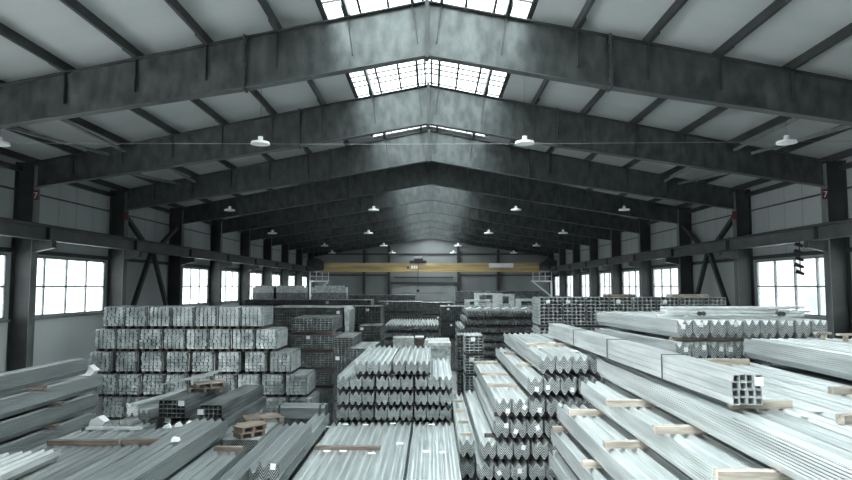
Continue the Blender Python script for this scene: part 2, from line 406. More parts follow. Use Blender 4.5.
# service platforms at both ends of the crane
for s, side in ((-1,'left'), (1,'right')):
    px = s*12.4+XC; root = empty('service_platform', (px, 66, CZ), 0, 'white railed service platform by the far %s corner' % side, 'platform')
    MB().box(min(0,-s*2.0), max(0,-s*2.0), -.5, .6, .42, .56).build('deck', 'white', root)
    MB().bar((-s*1.9,-.4,.4), (-s*.05,-.4,-1.1), .13).build('bracket', 'white', root)
    MB().box(min(-s*.16, 0), max(-s*.16, 0), -.5, -.34, -1.4, .42).build('post', 'white', root)
    r = MB()
    for z in (1.0, 1.45): r.bar((-s*.05,-.45,z), (-s*1.95,-.45,z), .06)
    for q in (0.05, .7, 1.3, 1.95): r.bar((-s*q,-.45,.56), (-s*q,-.45,1.45), .06)
    r.build('railing', 'white', root)
# lamps
LR = [(14.1,[-9.7,-3.83,2.08,7.89],3.16,.8),(26.4,[-8.4,-2.4,3.5,7.97],3.12,.85),(38.4,[-9.6,-3.8,3.44,7.9],3.14,1.05),(50.6,[-8.5,-3.8,2.1,8.3],3.14,1.15),(61.6,[-9.6,-3.8,2.1,7.9],3.14,1.3)]
for r, (y, xs_, z, sc) in enumerate(LR):
    for i, x in enumerate(xs_):
        root = empty('hanging_lamp', (x, y, CZ+z), 0, 'white hanging lamp, %s from the left in the %s row back' % (ORD[i], ORD[r]), 'lamp', 'lamps hanging under the rafters')
        root.scale = (1,1,1)
        MB().cyl((0,0,0), (0,0,.07*sc), .27*sc, 16, .25*sc).cyl((0,0,.07*sc), (0,0,.10*sc), .25*sc, 16, .10*sc).build('lamp_shade', 'lampm', root)
        MB().cyl((0,0,.10*sc), (0,0,.22*sc), .07*sc, 10).build('lamp_body', 'lampm', root)
        zr = botz(x-XC)-z-.01
        if zr > .3*sc: MB().cyl((0,0,.22*sc), (0,0,zr), .004, 5).build('suspension_wire', 'steel', root)
m = MB(); pts = [(-10.5,14.6,3.32),(-6,14.6,3.30),(-1.5,14.6,3.27),(3,14.6,3.28),(7.5,14.6,3.31),(10.5,14.6,3.33)]
wv = []
for i in range(5):
    m.cyl(P(*pts[i]), P(*pts[i+1]), .005, 5)
tag(m.build('hanging_cable', 'wire'), 'thin pale cable strung straight across the hall below the rafters', 'cable', kind=None)
# festoon hanging off the right runway
fx = empty('hanging_festoon', P(11.78, 20.6, 0), 0, 'black bunched crane cable hanging below the right runway beam', 'cable')
for i in range(5):
    z = 1.35-.22*i
    MB().cyl((-.10-.03*(i%2),0,z), (.12,0,z-.09), .07, 10, .045).build('cable_loop', 'black', fx)
MB().cyl((.02,0,1.43), (.02,0,.4), .02, 6).build('cable_run', 'black', fx)

# ------------------------------------------------------------ bundles
def wprof(w, n=1):
    """corrugated line over n sheets side by side"""
    u = [(0,.098),(.012,.098),(.066,.004),(.089,.004),(.143,.098),(.167,.098),(.221,.004),(.244,.004),(.298,.098),(.31,.098)]
    pts = []
    for k in range(n):
        for (a, b) in u[(1 if k else 0):]: pts.append((-.155*n + .31*k + a, b))
    return pts
def wbundle(L, h=.34, n=1, mat='galv', lips=7):
    p = wprof(.31, n); xl, xr = p[0][0], p[-1][0]; H = h-.098
    right, left = [], []
    for i in range(lips):
        z0 = .098 + (H-.004)*i/lips; z1 = .098 + (H-.004)*(i+.62)/lips; z2 = .098 + (H-.004)*(i+.66)/lips; z3 = .098 + (H-.004)*(i+.98)/lips
        right += [(xr, z0+.0005), (xr-.002, z1), (xr-.017, z2), (xr-.017, z3)]
    left = [(-x, z) for x, z in right[::-1]]
    out = p + right[:] + [(x, z+H) for x, z in p[::-1]] + left
    return MB().prism(out, 0, L).mesh('guardrail_bundle', mat)
WM = {}
def getw(L, n=1, mat='galv', h=.34, lips=7):
    k = (round(L,2), n, mat, h, lips)
    if k not in WM: WM[k] = wbundle(L, h, n, mat, lips)
    return WM[k]
TAG = MB().box(-.04,.04,-.012,-.002,-.045,.045).mesh('paper_tag', 'paper')
def wput(L, x, y, z, rz=0, label='', group=None, n=1, mat='galv', tagz=None, h=.34, lips=7):
    o = put('guardrail_bundle', getw(L, n, mat, h, lips), None, P(x, y, z), rz)
    tag(o, label, 'guardrail bundle', group)
    if tagz is not None:
        t = put('paper_tag', TAG, o); t.location = (random.uniform(-.09,.09), 0, tagz); t.rotation_euler = (0, random.uniform(-.5,.8), 0)
        if random.random() < .5: t.rotation_euler = (0,.1,0)
    return o
TNAME = ['top','second','third','fourth','fifth','sixth','seventh','eighth']
def timber(x0, x1, y, z, hgt, mat='timber', d=.09, rz=0, label='timber batten', group=None, cat='batten', name='timber_batten'):
    L = x1-x0
    o = MB().box(-L/2, L/2, -d/2, d/2, 0, hgt).build(name, mat)
    o.location = P((x0+x1)/2, y, z); o.rotation_euler = (0,0,rz)
    return tag(o, label, cat, group)
def hidden_fill(x0, x1, y0, y1, ztop, pitch, mat, label, nmax=99):
    """the lower tiers that stand behind or under the others"""
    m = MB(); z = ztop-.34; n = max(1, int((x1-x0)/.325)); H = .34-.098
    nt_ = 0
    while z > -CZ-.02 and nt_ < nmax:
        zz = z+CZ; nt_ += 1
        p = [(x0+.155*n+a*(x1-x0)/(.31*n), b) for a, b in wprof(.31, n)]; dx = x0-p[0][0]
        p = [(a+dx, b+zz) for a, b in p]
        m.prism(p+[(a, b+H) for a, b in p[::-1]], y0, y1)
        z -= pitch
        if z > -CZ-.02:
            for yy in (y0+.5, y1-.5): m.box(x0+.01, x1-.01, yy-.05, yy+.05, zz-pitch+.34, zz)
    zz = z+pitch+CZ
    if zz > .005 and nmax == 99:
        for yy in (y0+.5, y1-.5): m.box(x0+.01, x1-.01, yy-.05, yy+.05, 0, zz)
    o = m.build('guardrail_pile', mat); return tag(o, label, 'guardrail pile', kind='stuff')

# --- centre stack of guardrail bundles
def wstack(sname, rows, y, L, pitch, mat='galv', tagp=0.0, grp=None, jit=.012, lips=7, gapat=(3,6)):
    for r, (x0, n, ztop, row) in enumerate(rows):
        gx = 0
        for i in range(n):
            if i in gapat: gx += .035
            wput(L, x0+.155+i*.318+gx+random.uniform(-.003,.003), y+random.uniform(-jit,jit), ztop-.34, 0,
                 'guardrail bundle, %s from left in %s tier of %s' % (ORD[i], row, sname), grp or sname, mat=mat,
                 tagz=(random.uniform(.14,.22) if random.random() < tagp else None), lips=lips)
        w = n*.318+gx
        if pitch > .34:
            for j, yy in enumerate((y+.35, y+L-.35)):
                timber(x0+.0, x0+w, yy, ztop-pitch+.0005, pitch-.342, 'darkwood', label='dark batten under the %s tier of %s, %s end' % (row, sname, 'near' if j == 0 else 'far'), group='battens in '+sname)
C0 = 16.45
rows = [(-1.97, 6, -1.90, 'top'), (-2.40, 9, -2.287, 'second'), (-2.40, 9, -2.674, 'third'), (-2.42, 9, -3.061, 'fourth')]
wstack('the centre stack', rows, C0, 4.2, .387, jit=.02)
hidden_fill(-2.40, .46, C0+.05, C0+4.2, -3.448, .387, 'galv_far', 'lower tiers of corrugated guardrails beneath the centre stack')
# second block right behind row one's missing end: nothing stands there
# --- front stack, its corrugated top filling the bottom centre of the picture
for i in range(9):
    x = -2.42+.155+i*.322 + (.05 if i > 5 else 0)
    wput(6.0, x, 10.1+random.uniform(-.05,.02), -3.352-.34, 0, 'long guardrail bundle in the open foreground stack, %s from its left edge' % ORD[i], 'front centre guardrail bundles')
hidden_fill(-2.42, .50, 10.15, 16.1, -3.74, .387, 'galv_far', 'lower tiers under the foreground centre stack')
timber(-2.39, -1.05, 13.4, -3.352, .08, 'brown', .11, 0, 'brown plank lying across the foreground centre stack', cat='plank', name='timber_plank')
for i, (x, y, rz) in enumerate(((-2.13,13.27,.1),(-1.8,13.27,0),(-1.2,13.1,.3),(-.68,13.9,0),(-.1,13.25,.1),(.22,13.2,.8),(-.95,15.9,.1),(-2.1,15.8,.0),(-1.6,15.75,.1),(.0,15.8,.3))):
    o = MB().box(-.075,.075,-.05,.05,0,.004).build('paper_slip', 'paper'); o.location = P(x, y, -3.348); o.rotation_euler = (R(4),0,rz)
    tag(o, 'white paper slip on the foreground centre guardrails, %s of the scattered slips' % ORD[i], 'paper', 'paper slips on the front stack')
# --- right-hand stepped stack, ends towards the camera
RP = .41
RY = 12.62
def rrow(x0, n, ztop, row, L=6.2, rz=0, y=RY, tagp=.5, sname='the stepped stack right of centre', skip=()):
    for i in range(n):
        if i in skip: continue
        wput(L, x0+.155+i*.322+(.03 if i > 2 else 0), y+random.uniform(-.02,.02), ztop-.34, rz,
             'guardrail bundle, %s from left in %s tier of %s' % (ORD[i], row, sname), 'bundles of '+sname, mat='galv_lit',
             tagz=(random.uniform(.10,.24) if random.random() < tagp else None))
rrow(2.10, 4, -1.36, 'top')
rrow(1.86, 5, -1.77, 'second')
rrow(1.24, 7, -2.18, 'third')
rrow(1.20, 7, -2.59, 'fourth')
rrow(.94, 8, -3.00, 'fifth')
rrow(.88, 8, -3.41, 'sixth')
hidden_fill(.88, 3.4, RY+.05, RY+6.1, -3.82, RP, 'galv_far', 'lowest tiers of the stepped stack right of centre')
# loose outer column with little timber blocks
for i, (x, z, L) in enumerate(((.60,-3.06,5.6),)):
    wput(L, x+.105, RY+.4, z-.34, 0, 'guardrail bundle lying low along the left foot of the stepped stack', None)
hidden_fill(.55, .85, RY+.4, RY+5.9, -3.47, RP, 'galv_far', 'low tiers under the outermost bundle of the stepped stack')
for i, y in enumerate((13.4, 14.6, 15.9, 17.2)):
    timber(.60, .82, y, -3.06, .06, 'timber', .10, 0, 'short wood block on the low outer bundle, %s from the near end' % ORD[i], 'blocks on the outer bundle', 'block', 'wood_block')
for i, (y, x0, x1) in enumerate(((14.1,1.2,1.84),(15.9,1.22,1.84),(18.3,1.22,1.84))):
    timber(x0, x1, y, -2.18, .066, 'timber', .11, R(-3), 'pale batten on the exposed third tier of the stepped stack, %s from the near end' % ORD[i], 'pale battens on the stepped stack')
for i, y in enumerate((14.4, 16.8)):
    timber(1.88, 4.4, y, -1.77, .066, 'timber', .1, 0, 'pale batten under the top tier of the stepped stack, %s end' % ('near','far')[i], 'pale battens on the stepped stack')
for r, z in enumerate((-2.18,-2.59,-3.0,-3.41)):
    if r: timber(1.25-.2*(r>1), 3.5, 13.0, z+.001, .066, 'darkwood', .09, 0, 'dark batten between the lower tiers of the stepped stack, %s gap up' % ORD[4-r], 'dark battens in the stepped stack')
timber(2.15, 3.35, 14.9, -1.36, .05, 'timber', .12, R(-4), 'pale batten lying across the top tier of the stepped stack')
for i, (x, y) in enumerate(((2.4,14.3),(2.9,15.6),(3.0,13.5))):
    o = MB().box(-.06,.06,-.09,.09,0,.004).build('paper_slip', 'paper'); o.location = P(x, y, -1.356); o.rotation_euler = (0,0,R(20*i)); tag(o, 'white slip on top of the stepped stack, %s' % ('middle one','farthest one','nearest one')[i], 'paper')
# --- packs in the right foreground, running towards the camera
PY1 = 12.2
tiers = [(-1.35, 3.10, 8, 'top'), (-1.78, 2.80, 3, 'second'), (-2.21, 2.34, 3, 'third'), (-2.64, 2.22, 2, 'fourth'), (-3.07, 2.18, 2, 'fifth')]
for (z, x0, n, row) in tiers:
    for i in range(n):
        far = PY1 + random.uniform(-.03,.03); L = 7.5
        wput(L, x0+.155+i*.322, far-L, z-.34, 0, 'long guardrail bundle, %s from left in %s tier of the right foreground stack' % (ORD[i], row), 'right foreground guardrail bundles', lips=8, mat='galv_lit')
for (x0, x1, z) in ((3.80,5.7,-1.78),(3.35,5.7,-2.21),(2.90,5.7,-2.64),(2.86,5.7,-3.07)):
    pass
hidden_fill(3.78, 5.68, 4.8, PY1-.05, -1.78, .43, 'galv_far', 'inner lower tiers of the right foreground stack')
hidden_fill(2.18, 3.70, 4.8, PY1-.05, -3.50, .43, 'galv_far', 'lowest outer tiers of the right foreground stack')
for i, (x0, x1, y, z, h_) in enumerate(((2.36,3.7,11.2,-2.21,.088),(2.36,3.7,9.0,-2.21,.088),(2.36,3.7,6.9,-2.21,.088),
        (2.60,3.75,9.7,-1.78,.088),(2.70,3.75,7.95,-1.78,.088),(2.62,3.75,6.05,-1.78,.088),(2.2,3.2,11.9,-2.64,.088),(2.2,3.2,9.6,-2.64,.088))):
    timber(x0, x1, y, z, h_, 'timber', .12, R((-2,1.5,2,-1,1,-2,1,0)[i]), 'pale spacer under the %s tier of the right foreground stack, %s one' % (('second','second','second','top','top','top','third','third')[i], ('farthest','middle','nearest','farthest','middle','nearest','farthest','nearest')[i]), 'spacers of the right foreground stack', 'spacer', 'timber_spacer')
# loose battens and slips on the top of that stack
for i, (x0, x1, y, rz, m_) in enumerate(((3.30,3.98,7.25,2,'timber'),(4.0,4.7,6.55,18,'timber'),(5.0,5.4,8.2,5,'timber'),(4.25,4.75,5.6,10,'timber'),(4.6,5.5,11.3,-3,'timber'))):
    timber(x0, x1, y, -1.35, .085, m_, .10, R(rz), ('pale batten under the square tube bundle','tilted pale batten on the bright tops at the right edge','small pale block on the bright tops at right','short pale batten low at the right edge','pale batten in front of the tagged guardrail ends')[i])
for i, (x, y) in enumerate(((4.15,7.1),(4.75,7.2),(3.9,6.8))):
    o = MB().box(-.05,.05,-.06,.06,0,.004).build('paper_slip', 'paper'); o.location = P(x, y, -1.348)
    tag(o, ('white slip right of the square tube bundle','white slip farthest right on the bright tops','white slip nearest the camera on the bright tops')[i], 'paper')
# --- square tube bundle with a dark strap
def tube_mesh(w, h, t, L):
    m = MB(); b = 0
    for y in (0, L):
        m.v += [(-w/2,y,0),(w/2,y,0),(w/2,y,h),(-w/2,y,h),(-w/2+t,y,t),(w/2-t,y,t),(w/2-t,y,h-t),(-w/2+t,y,h-t)]
    for i in range(4):
        j = (i+1) % 4
        m.f += [(i,j,8+j,8+i), (4+i,4+j,12+j,12+i), (i,j,4+j,4+i), (8+i,8+j,12+j,12+i)]
    return m.mesh('steel_tube', 'galv_tube')
M['galv_tube'] = noisy('galvanised_tube', (.42,.45,.45), (.66,.68,.675), (3,.3,3), 2.4, .4, .4, 5, rnd=.12)
tb = empty('square_tube_bundle', P(3.36, 6.95, -1.262), R(1.45), 'bundle of sixteen square steel tubes with dark open ends, strapped, in the right foreground', 'tube bundle')
tm = tube_mesh(.076, .076, .006, 9.4)
for i in range(4):
    for j in range(4):
        put('steel_tube', tm, tb, (-.1215+.081*i+(.006 if j%2 else 0), random.uniform(-.02,.02), .0805*j))
for y in (1.9, 4.4, 6.8):
    m = MB(); a, b_, t = -.17, .176, .008
    m.box(a-t,a,y,y+.025,-.0,.325).box(b_,b_+t,y,y+.025,0,.325).box(a-t,b_+t,y,y+.025,.325,.333)
    m.build('strap', 'strap', tb)
put('paper_tag', MB().box(-.045,.045,-.025,-.015,-.045,.045).mesh('paper_tag','paper'), tb, (.12,-.01,.25))
timber(3.0, 3.5, 15.9, -1.36, .09, 'timber', .1, 0, 'pale batten under the far end of the square tube bundle')
# --- tagged guardrail stack at right, turned a little
RZ4 = R(6)
def r4(x0, n, ztop, row, y=12.45):
    for i in range(n):
        dx = .155+i*.33
        wput(4.3, x0+dx*math.cos(RZ4), y+dx*math.sin(RZ4)*.2, ztop-.34, RZ4, 'guardrail bundle, %s from left in %s tier of the tagged stack at right' % (ORD[i], row), 'bundles of the tagged right stack', mat='galv_lit',
             tagz=random.uniform(.2,.3) if i in (0,1,3,6) or (row == 'second' and i < 4) else None)
r4(4.72, 9, -.66, 'top'); r4(4.66, 5, -1.08, 'second', 12.4)
hidden_fill(4.5, 7.4, 12.5, 16.3, -1.46, .42, 'galv_far', 'lower tiers of the tagged guardrail stack at right')
hidden_fill(6.33, 7.6, 12.65, 16.3, -1.04, .42, 'galv_far', 'tiers behind the tagged guardrail ends at right', 1)
for j, (y) in enumerate((12.9, 15.6)):
    timber(4.75, 6.3, y, -1.08, .078, 'timber', .09, RZ4*0, 'pale batten between the tiers of the tagged right stack, %s end' % ('near','far')[j], 'battens of the tagged right stack')
# pipes lying across it
pb = empty('pipe_bundle', P(6.1, 13.2, -.655), R(-3), 'loose bundle of pale thin pipes lying across the tagged stack, tied with dark wire', 'pipe bundle')
for i in range(15):
    L_ = random.uniform(2.2, 2.9); o_ = random.uniform(-.25,.25); y_ = (i%5)*.085-.17; z_ = .04+(i//5)*.078
    MB().cyl((-L_/2+o_, y_+random.uniform(-.05,.05), z_+random.uniform(0,.03)), (L_/2+o_, y_+random.uniform(-.05,.05), z_+random.uniform(0,.03)), .028, 8).build('pipe', 'bright', pb)
for x in (.85,-.7):
    for k in range(2): MB().cyl((x+k*.08,-.26,.10), (x+k*.08+.03,.24,.14), .045, 8).build('wire_tie', 'strap', pb)
# --- long pack right of it, ending behind the posts
for i in range(6):
    wput(6.5, 5.56+.155+i*.322, 5.05, -.925-.34, 0, 'long guardrail bundle, %s from the left in the raised pack at the right edge' % ORD[i], 'raised pack at the right edge', lips=8, mat='galv_lit')
hidden_fill(5.70, 7.5, 5.1, 11.5, -1.36, .43, 'galv_far', 'tiers below the raised pack at the right edge')
for i, (x, y) in enumerate(((6.75,11.2),(6.83,10.9))):
    o = MB().box(-.03,.03,-.03,.03,0,.10).box(-.13,.13,-.05,.05,.10,.135).build('wood_block', 'timber'); o.location = P(x+.12*i, y, -.93)
    tag(o, 'small T shaped wood block on the raised pack, %s' % ('left one','right one')[i], 'block', 'T shaped wood blocks')

# ------------------------------------------------------------ grids: tube racks, bales
def grid_mesh(nx, nz, cw, ch, wall, L, depth, mat, jit=0.0, name='tube_pack', seed=0, bulge=0):
    rnd = random.Random(seed)
    xs = []; zs = []
    for i in range(nx): xs += [i*cw+wall, (i+1)*cw-wall]
    for j in range(nz): zs += [j*ch+wall, (j+1)*ch-wall]
    xs = [0]+xs+[nx*cw]; zs = [0]+zs+[nz*ch]
    xs = [x-nx*cw/2 for x in xs]
    sh = [rnd.uniform(-jit, jit) for _ in zs]
    m = MB(); W_, H_ = len(xs), len(zs)
    for j, z in enumerate(zs):
        k = 1-bulge*abs(2*z/(nz*ch)-1)**3
        for i, x in enumerate(xs): m.v.append((x*k+sh[j], rnd.uniform(-jit,jit)*.5, z))
    id_ = lambda i, j: j*W_+i
    for j in range(H_-1):
        for i in range(W_-1):
            q = (id_(i,j), id_(i+1,j), id_(i+1,j+1), id_(i,j+1))
            if i % 2 == 1 and j % 2 == 1:
                b = len(m.v); dd = depth*(1+rnd.uniform(-.45,.45))
                for k in q: v = m.v[k]; m.v.append((v[0], v[1]+dd, v[2]))
                for a in range(4): m.f.append((q[a], q[(a+1)%4], b+(a+1)%4, b+a))
                m.f.append((b,b+1,b+2,b+3))
            else: m.f.append(q)
    b = len(m.v)
    m.v += [(xs[0],L,0),(xs[-1],L,0),(xs[-1],L,zs[-1]),(xs[0],L,zs[-1])]
    bot = [id_(i,0) for i in range(W_)]; top = [id_(i,H_-1) for i in range(W_)]
    le = [id_(0,j) for j in range(H_)]; ri = [id_(W_-1,j) for j in range(H_)]
    m.f += [tuple(bot)+(b+1,b), tuple(top)+(b+2,b+3), tuple(le)+(b+3,b), tuple(ri)+(b+2,b+1), (b,b+1,b+2,b+3)]
    return m.mesh(name, mat)
for nm, cw, ch, c1, c2, ox in (('rack', .15, .118, (.30,.33,.33), (.50,.53,.53), .5), ('tubes', .105, .10, (.10,.115,.115), (.24,.26,.26), 0), ('chan', .15, .085, (.16,.18,.18), (.34,.37,.37), .5)):
    M['l_'+nm] = noisy('seamed_'+nm, c1, c2, (2,.4,2), 2.5, .35, .45, 4, rnd=.12, lines=(cw, ch, ox))
BW = .69
M['l_bale'] = noisy('seamed_bale', (.20,.235,.24), (.48,.53,.53), (1,.5,1), 2.6, .35, .4, 5, rnd=.12, lines=(BW/5, .655/6, .5))

# --- wall of strapped bales at left
BY, BP, BH = 22.0, .767, .655
bal = []
for v in range(4):
    bal.append((grid_mesh(5, 6, BW/5, .655/6, .014, 1.5, -.085, 'l_bale', .018, 'packed_parts', v, bulge=.05), v))
BSTRAP = []
def strapm(w, h, y, t=.012, bw=.035):
    return MB().box(-w/2-t,-w/2,y,y+bw,0,h).box(w/2,w/2+t,y,y+bw,0,h).box(-w/2-t,w/2+t,y,y+bw,h,h+t).mesh('strap','wrap')
bs1, bs2 = strapm(BW+.03, .652, .05), strapm(BW+.03, .652, 1.3)
run = MB().box(-.06,.06,.02,1.45,0,.095).mesh('runner','darkwood')
cov = MB().box(-.013,.011,0,1.4,0,.58).mesh('side_wrap','wrap')
def bale(x, ztop, rz, label, grp, y=BY):
    root = empty('strapped_bale', P(x, y, ztop-BP+.004), rz, label, 'bale', grp)
    me, v = random.choice(bal)
    put('packed_parts', me, root, (0,0,.098))
    put('strap', bs1, root, (0,0,.098)); put('strap', bs2, root, (0,0,.098))
    for xx in (-.28,0,.28): put('runner', run, root, (xx,0,0))
    if random.random() < .45:
        put('side_wrap', cov, root, (BW/2+.036, random.uniform(.0,.06), .10+random.uniform(0,.03)))
brow = [(-11.30, 7, 8), (-11.55, 8, 8), (-11.75, 9, 9), (-11.5, 9, 9), (-11.2, 9, 9), (-11.4, 9, 9)]
ends = [-5.75, -5.25, -4.70, -4.18, -4.05, -4.1]
for r in range(6):
    x0 = brow[r][0]; x1 = ends[r]; n = int(round((x1-x0)/.835)); p = (x1-x0)/n
    if r == 5: xs_ = []
    for i in range(n):
        if r == 5: continue
        bale(x0+p*(i+.5)+random.uniform(-.012,.012), -.71-BP*r, random.uniform(-.008,.008), 'strapped bale, %s from the left in the %s row of the left bale wall' % (ORD[i], TNAME[r]), 'bales in the left bale wall', BY+random.uniform(-.03,.06))
m = MB()
x0, x1 = -11.4, -4.1
for i in range(9):
    a = x0+i*.811; m.box(a+.03, a+.78, BY+.05, BY+1.5, .1, CZ-.71-BP*5-.005)
    m.box(a+.1, a+.2, BY+.05, BY+1.5, 0, .1).box(a+.6,a+.7,BY+.05,BY+1.5,0,.1)
tag(m.build('bale_row', 'bale'), 'lowest row of bales at the foot of the left bale wall', 'bales', kind='stuff')
# --- big rack of large open tubes on the right
rk = grid_mesh(5, 8, .15, .118, .016, 1.6, 1.4, 'l_rack', 0, 'tube_pack', 1)
CELLS = {}
def pack(me, name, x, y, z, rz, label, grp=None, cat='tube pack', tagat=None, base=0, w=.75):
    o = put(name, me, None, P(x, y, z), rz); tag(o, label, cat, grp)
    if tagat:
        put('paper_tag', MB().box(-.07,.07,-.012,-.004,-.06,.06).mesh('paper_tag','paper'), o, tagat)
    return o
for t in range(2):
    for i in range(8):
        pack(rk, 'tube_pack', 3.67+.40+i*.80, 22.0+random.uniform(-.03,.03), -.39-.945-t*1.02, 0, 'large open tube pack, %s from left in %s tier of the long rack at right' % (ORD[i], TNAME[t]), 'open tube packs of the right rack',
             tagat=(random.uniform(-.2,.2),0,.80) if (t == 0 and i in (0,1,3,5)) else None)
    timber(3.7, 10.0, 22.4, -.39-.945-t*1.02-.073, .07, 'darkwood', .1, 0, 'dark batten under the %s tier of the long tube rack' % TNAME[t])
m = MB()
zt = CZ-.39-.945-1.02-.075
m.box(3.7, 10.0, 22.02, 23.6, .12, zt); m.box(3.7,10,22.2,22.4,0,.12).box(3.7,10,23.2,23.4,0,.12)
tag(m.build('tube_rack_base', 'galv_far'), 'lowest tier of tube packs under the long rack at right', 'tube pile', kind='stuff')
# thin planks and boxes on top of the rack by the windows
for i, (x, w) in enumerate(((6.6,1.0),(9.0,1.3))):
    timber(x-w/2, x+w/2, 22.7, -.39, .10, 'brown' if i == 0 else 'timber', .5, 0, ('flat brown board on top of the long tube rack','flat pale board on the right end of the tube rack')[i], cat='board', name='flat_board')
# --- channel stacks left of centre
ch = grid_mesh(5, 6, .15, .085, .014, 2.4, 1.6, 'l_chan', .012, 'channel_pack', 3)
for t in range(4):
    for i in range(2):
        pack(ch, 'channel_pack', -5.28+.39+i*.80, 24.2+random.uniform(-.03,.03), -1.20-.51-t*.66, random.uniform(-.02,.02),
             'pack of steel channels, %s in the %s tier of the stack behind the bales' % (('left one','right one')[i], TNAME[t]), 'channel packs behind the bales', 'channel pack', tagat=(.25,0,.44) if (t==1 and i==0) else None)
    timber(-5.3, -3.65, 24.5, -1.20-.51-t*.66-.145, .14, 'brown', .12, 0, 'brown bearer under the %s tier of channel packs behind the bales' % TNAME[t], cat='bearer', name='timber_bearer')
m = MB().box(-5.28, -3.7, 24.25, 26.5, .0, CZ-1.20-.51-3*.66-.15)
tag(m.build('channel_pile', 'galv_far'), 'foot of the channel stack behind the bales', 'channel pile', kind='stuff')
ch2 = grid_mesh(5, 4, .13, .07, .010, 2.6, 1.6, 'l_chan', .01, 'channel_pack', 5)
for t in range(7):
    pack(ch2, 'channel_pack', -3.05, 22.3+random.uniform(-.03,.03), -1.78-.28-t*.315, random.uniform(-.02,.02), 'flat channel pack, %s from the top in the narrow stack beside the centre stack' % ORD[t], 'narrow channel stack', 'channel pack', tagat=(-.2,0,.2) if t == 2 else None)
m = MB().box(-3.37, -2.74, 22.4, 24.8, 0, CZ-1.78-.28-6*.315-.02)
tag(m.build('channel_pile', 'galv_far'), 'foot of the narrow channel stack', 'channel pile', kind='stuff')
o = pack(ch2, 'channel_pack', -2.72+.33, 21.2, -2.05-.28, R(-4), 'slanting flat pack of small channels beside the narrow channel stack', None, 'channel pack')
m = MB().box(-2.66, -2.1, 21.3, 23.6, 0, CZ-2.06-.28); tag(m.build('channel_pile','galv_far'), 'pile under the slanting channel pack', 'channel pile', kind='stuff')
# --- rows of dark racks farther back; each pack a thing
def far_row(name, x0, n, w, h, y, ztop, tiers_, cells, mat, sname, grp, L=2.0, tagp=.3, cat='steel pack', gap=.03, jitz=0.0, wrap=False, tshow=2):
    nx, nz = cells
    me = grid_mesh(nx, nz, w/nx, h/nz, .012 if w/nx > .09 else .008, L, .5, mat, .008, name, int(abs(x0)*10))
    for t in range(tshow):
        for i in range(n):
            jz = random.choice((0,0,0,.0)) if not jitz else 0
            o = pack(me, name, x0+(w+gap)*(i+.5), y+random.uniform(-.05,.05), ztop-h-t*(h+.09), 0, '%s, %s from left, %s tier' % (sname, ORD[i], TNAME[t]), grp, cat, tagat=(random.uniform(-w*.3,w*.3),0,h*.8) if random.random()<tagp else None)
        timber(x0, x0+n*(w+gap), y+.5, ztop-h-t*(h+.09)-.088, .085, 'darkwood', .1, 0, 'dark bearer under the %s tier of: %s' % (TNAME[t], grp), cat='bearer', name='timber_bearer')
    zb = CZ + ztop-h-(tshow-1)*(h+.09)-.09
    m = MB().box(x0+.02, x0+n*(w+gap)-.02, y+.08, y+L, 0, zb)
    tag(m.build('steel_pile', 'galv_far'), 'foot of the pile under: '+grp, 'steel pile', kind='stuff')
far_row('steel_pack', -6.93, 4, .76, .95, 27.3, -.93, 2, (8,7), 'l_tubes', 'dark pack of steel profiles behind the top bales', 'profile packs behind the bale wall', wrap=True)
wr = MB().prism([(-3.66,CZ-1.95),(-3.5,CZ-1.95),(-3.48,CZ-1.0),(-3.7,CZ-.88),(-6.7,CZ-.86),(-6.7,CZ-.905),(-3.72,CZ-.922)], 27.25, 29.2).build('plastic_sheet', 'wrap')
tag(wr, 'crumpled clear plastic sheet over the profile packs behind the bales', 'plastic sheet')
far_row('steel_pack', -9.6, 8, .78, .62, 33.0, -.72, 2, (9,4), 'l_tubes', 'low dark tube pack, long row under the left windows', 'long tube row under the left windows', tagp=.15)
for i, (x, w) in enumerate(((-9.6,1.5),(-11.0,2.0),(-8.5,2.2))):
    o = MB().box(-w/2,w/2,-.4,.4,0,.34).box(-w/2+.15,w/2-.2,-.3,.3,.34,.44).build('wrapped_package','wrap'); o.location = P(x+3.0*(1 if i else 0)-1.0, 41.0, -.42+0)
    tag(o, 'low pale wrapped package below the far left windows, %s from the left' % ORD[i], 'package', 'packages below the far left windows')
    tag(MB().box(x+3.0*(1 if i else 0)-1.0-w/2, x+3.0*(1 if i else 0)-1.0+w/2, 40.6, 41.4, 0, CZ-.425).build('package_pile','galv_far'), 'stack under the %s package below the far left windows' % ORD[i], 'pile', kind='stuff')
far_row('steel_pack', -4.15, 2, .86, .85, 30.0, -.95, 2, (6,6), 'l_tubes', 'dark upright profile pack left of the middle aisle', 'profile packs left of the aisle', tagp=.7)
far_row('steel_pack', -3.14, 2, .45, .62, 27.8, -1.72, 2, (6,5), 'l_tubes', 'dark small profile pack near the middle aisle', 'small profile packs near the aisle', tagp=.7)
far_row('steel_pack', -7.4, 6, 1.0, .75, 47.0, -.66, 2, (9,6), 'l_tubes', 'distant profile pack left of the roller door', 'distant packs left of the door', tagp=.2)
far_row('steel_pack', -3.4, 3, .9, .62, 40.5, -.98, 2, (7,5), 'l_tubes', 'distant profile pack before the door', 'distant packs before the door', tagp=.3, tshow=2)
far_row('steel_pack', .55, 2, 1.25, .9, 40.5, -1.28, 2, (9,7), 'l_tubes', 'dark broad pack right of the middle corrugated stack', 'dark broad packs behind the middle stack', tagp=1.0)
far_row('steel_pack', -1.0, 3, .8, .8, 45.0, -1.15, 2, (8,7), 'l_tubes', 'dark pack in the middle before the door', 'dark packs before the door', tagp=.2)
far_row('steel_pack', 1.9, 6, 1.15, .85, 52.0, -.42, 2, (6,5), 'l_rack', 'pale distant pack right of the roller door', 'pale packs right of the door', tagp=.1)
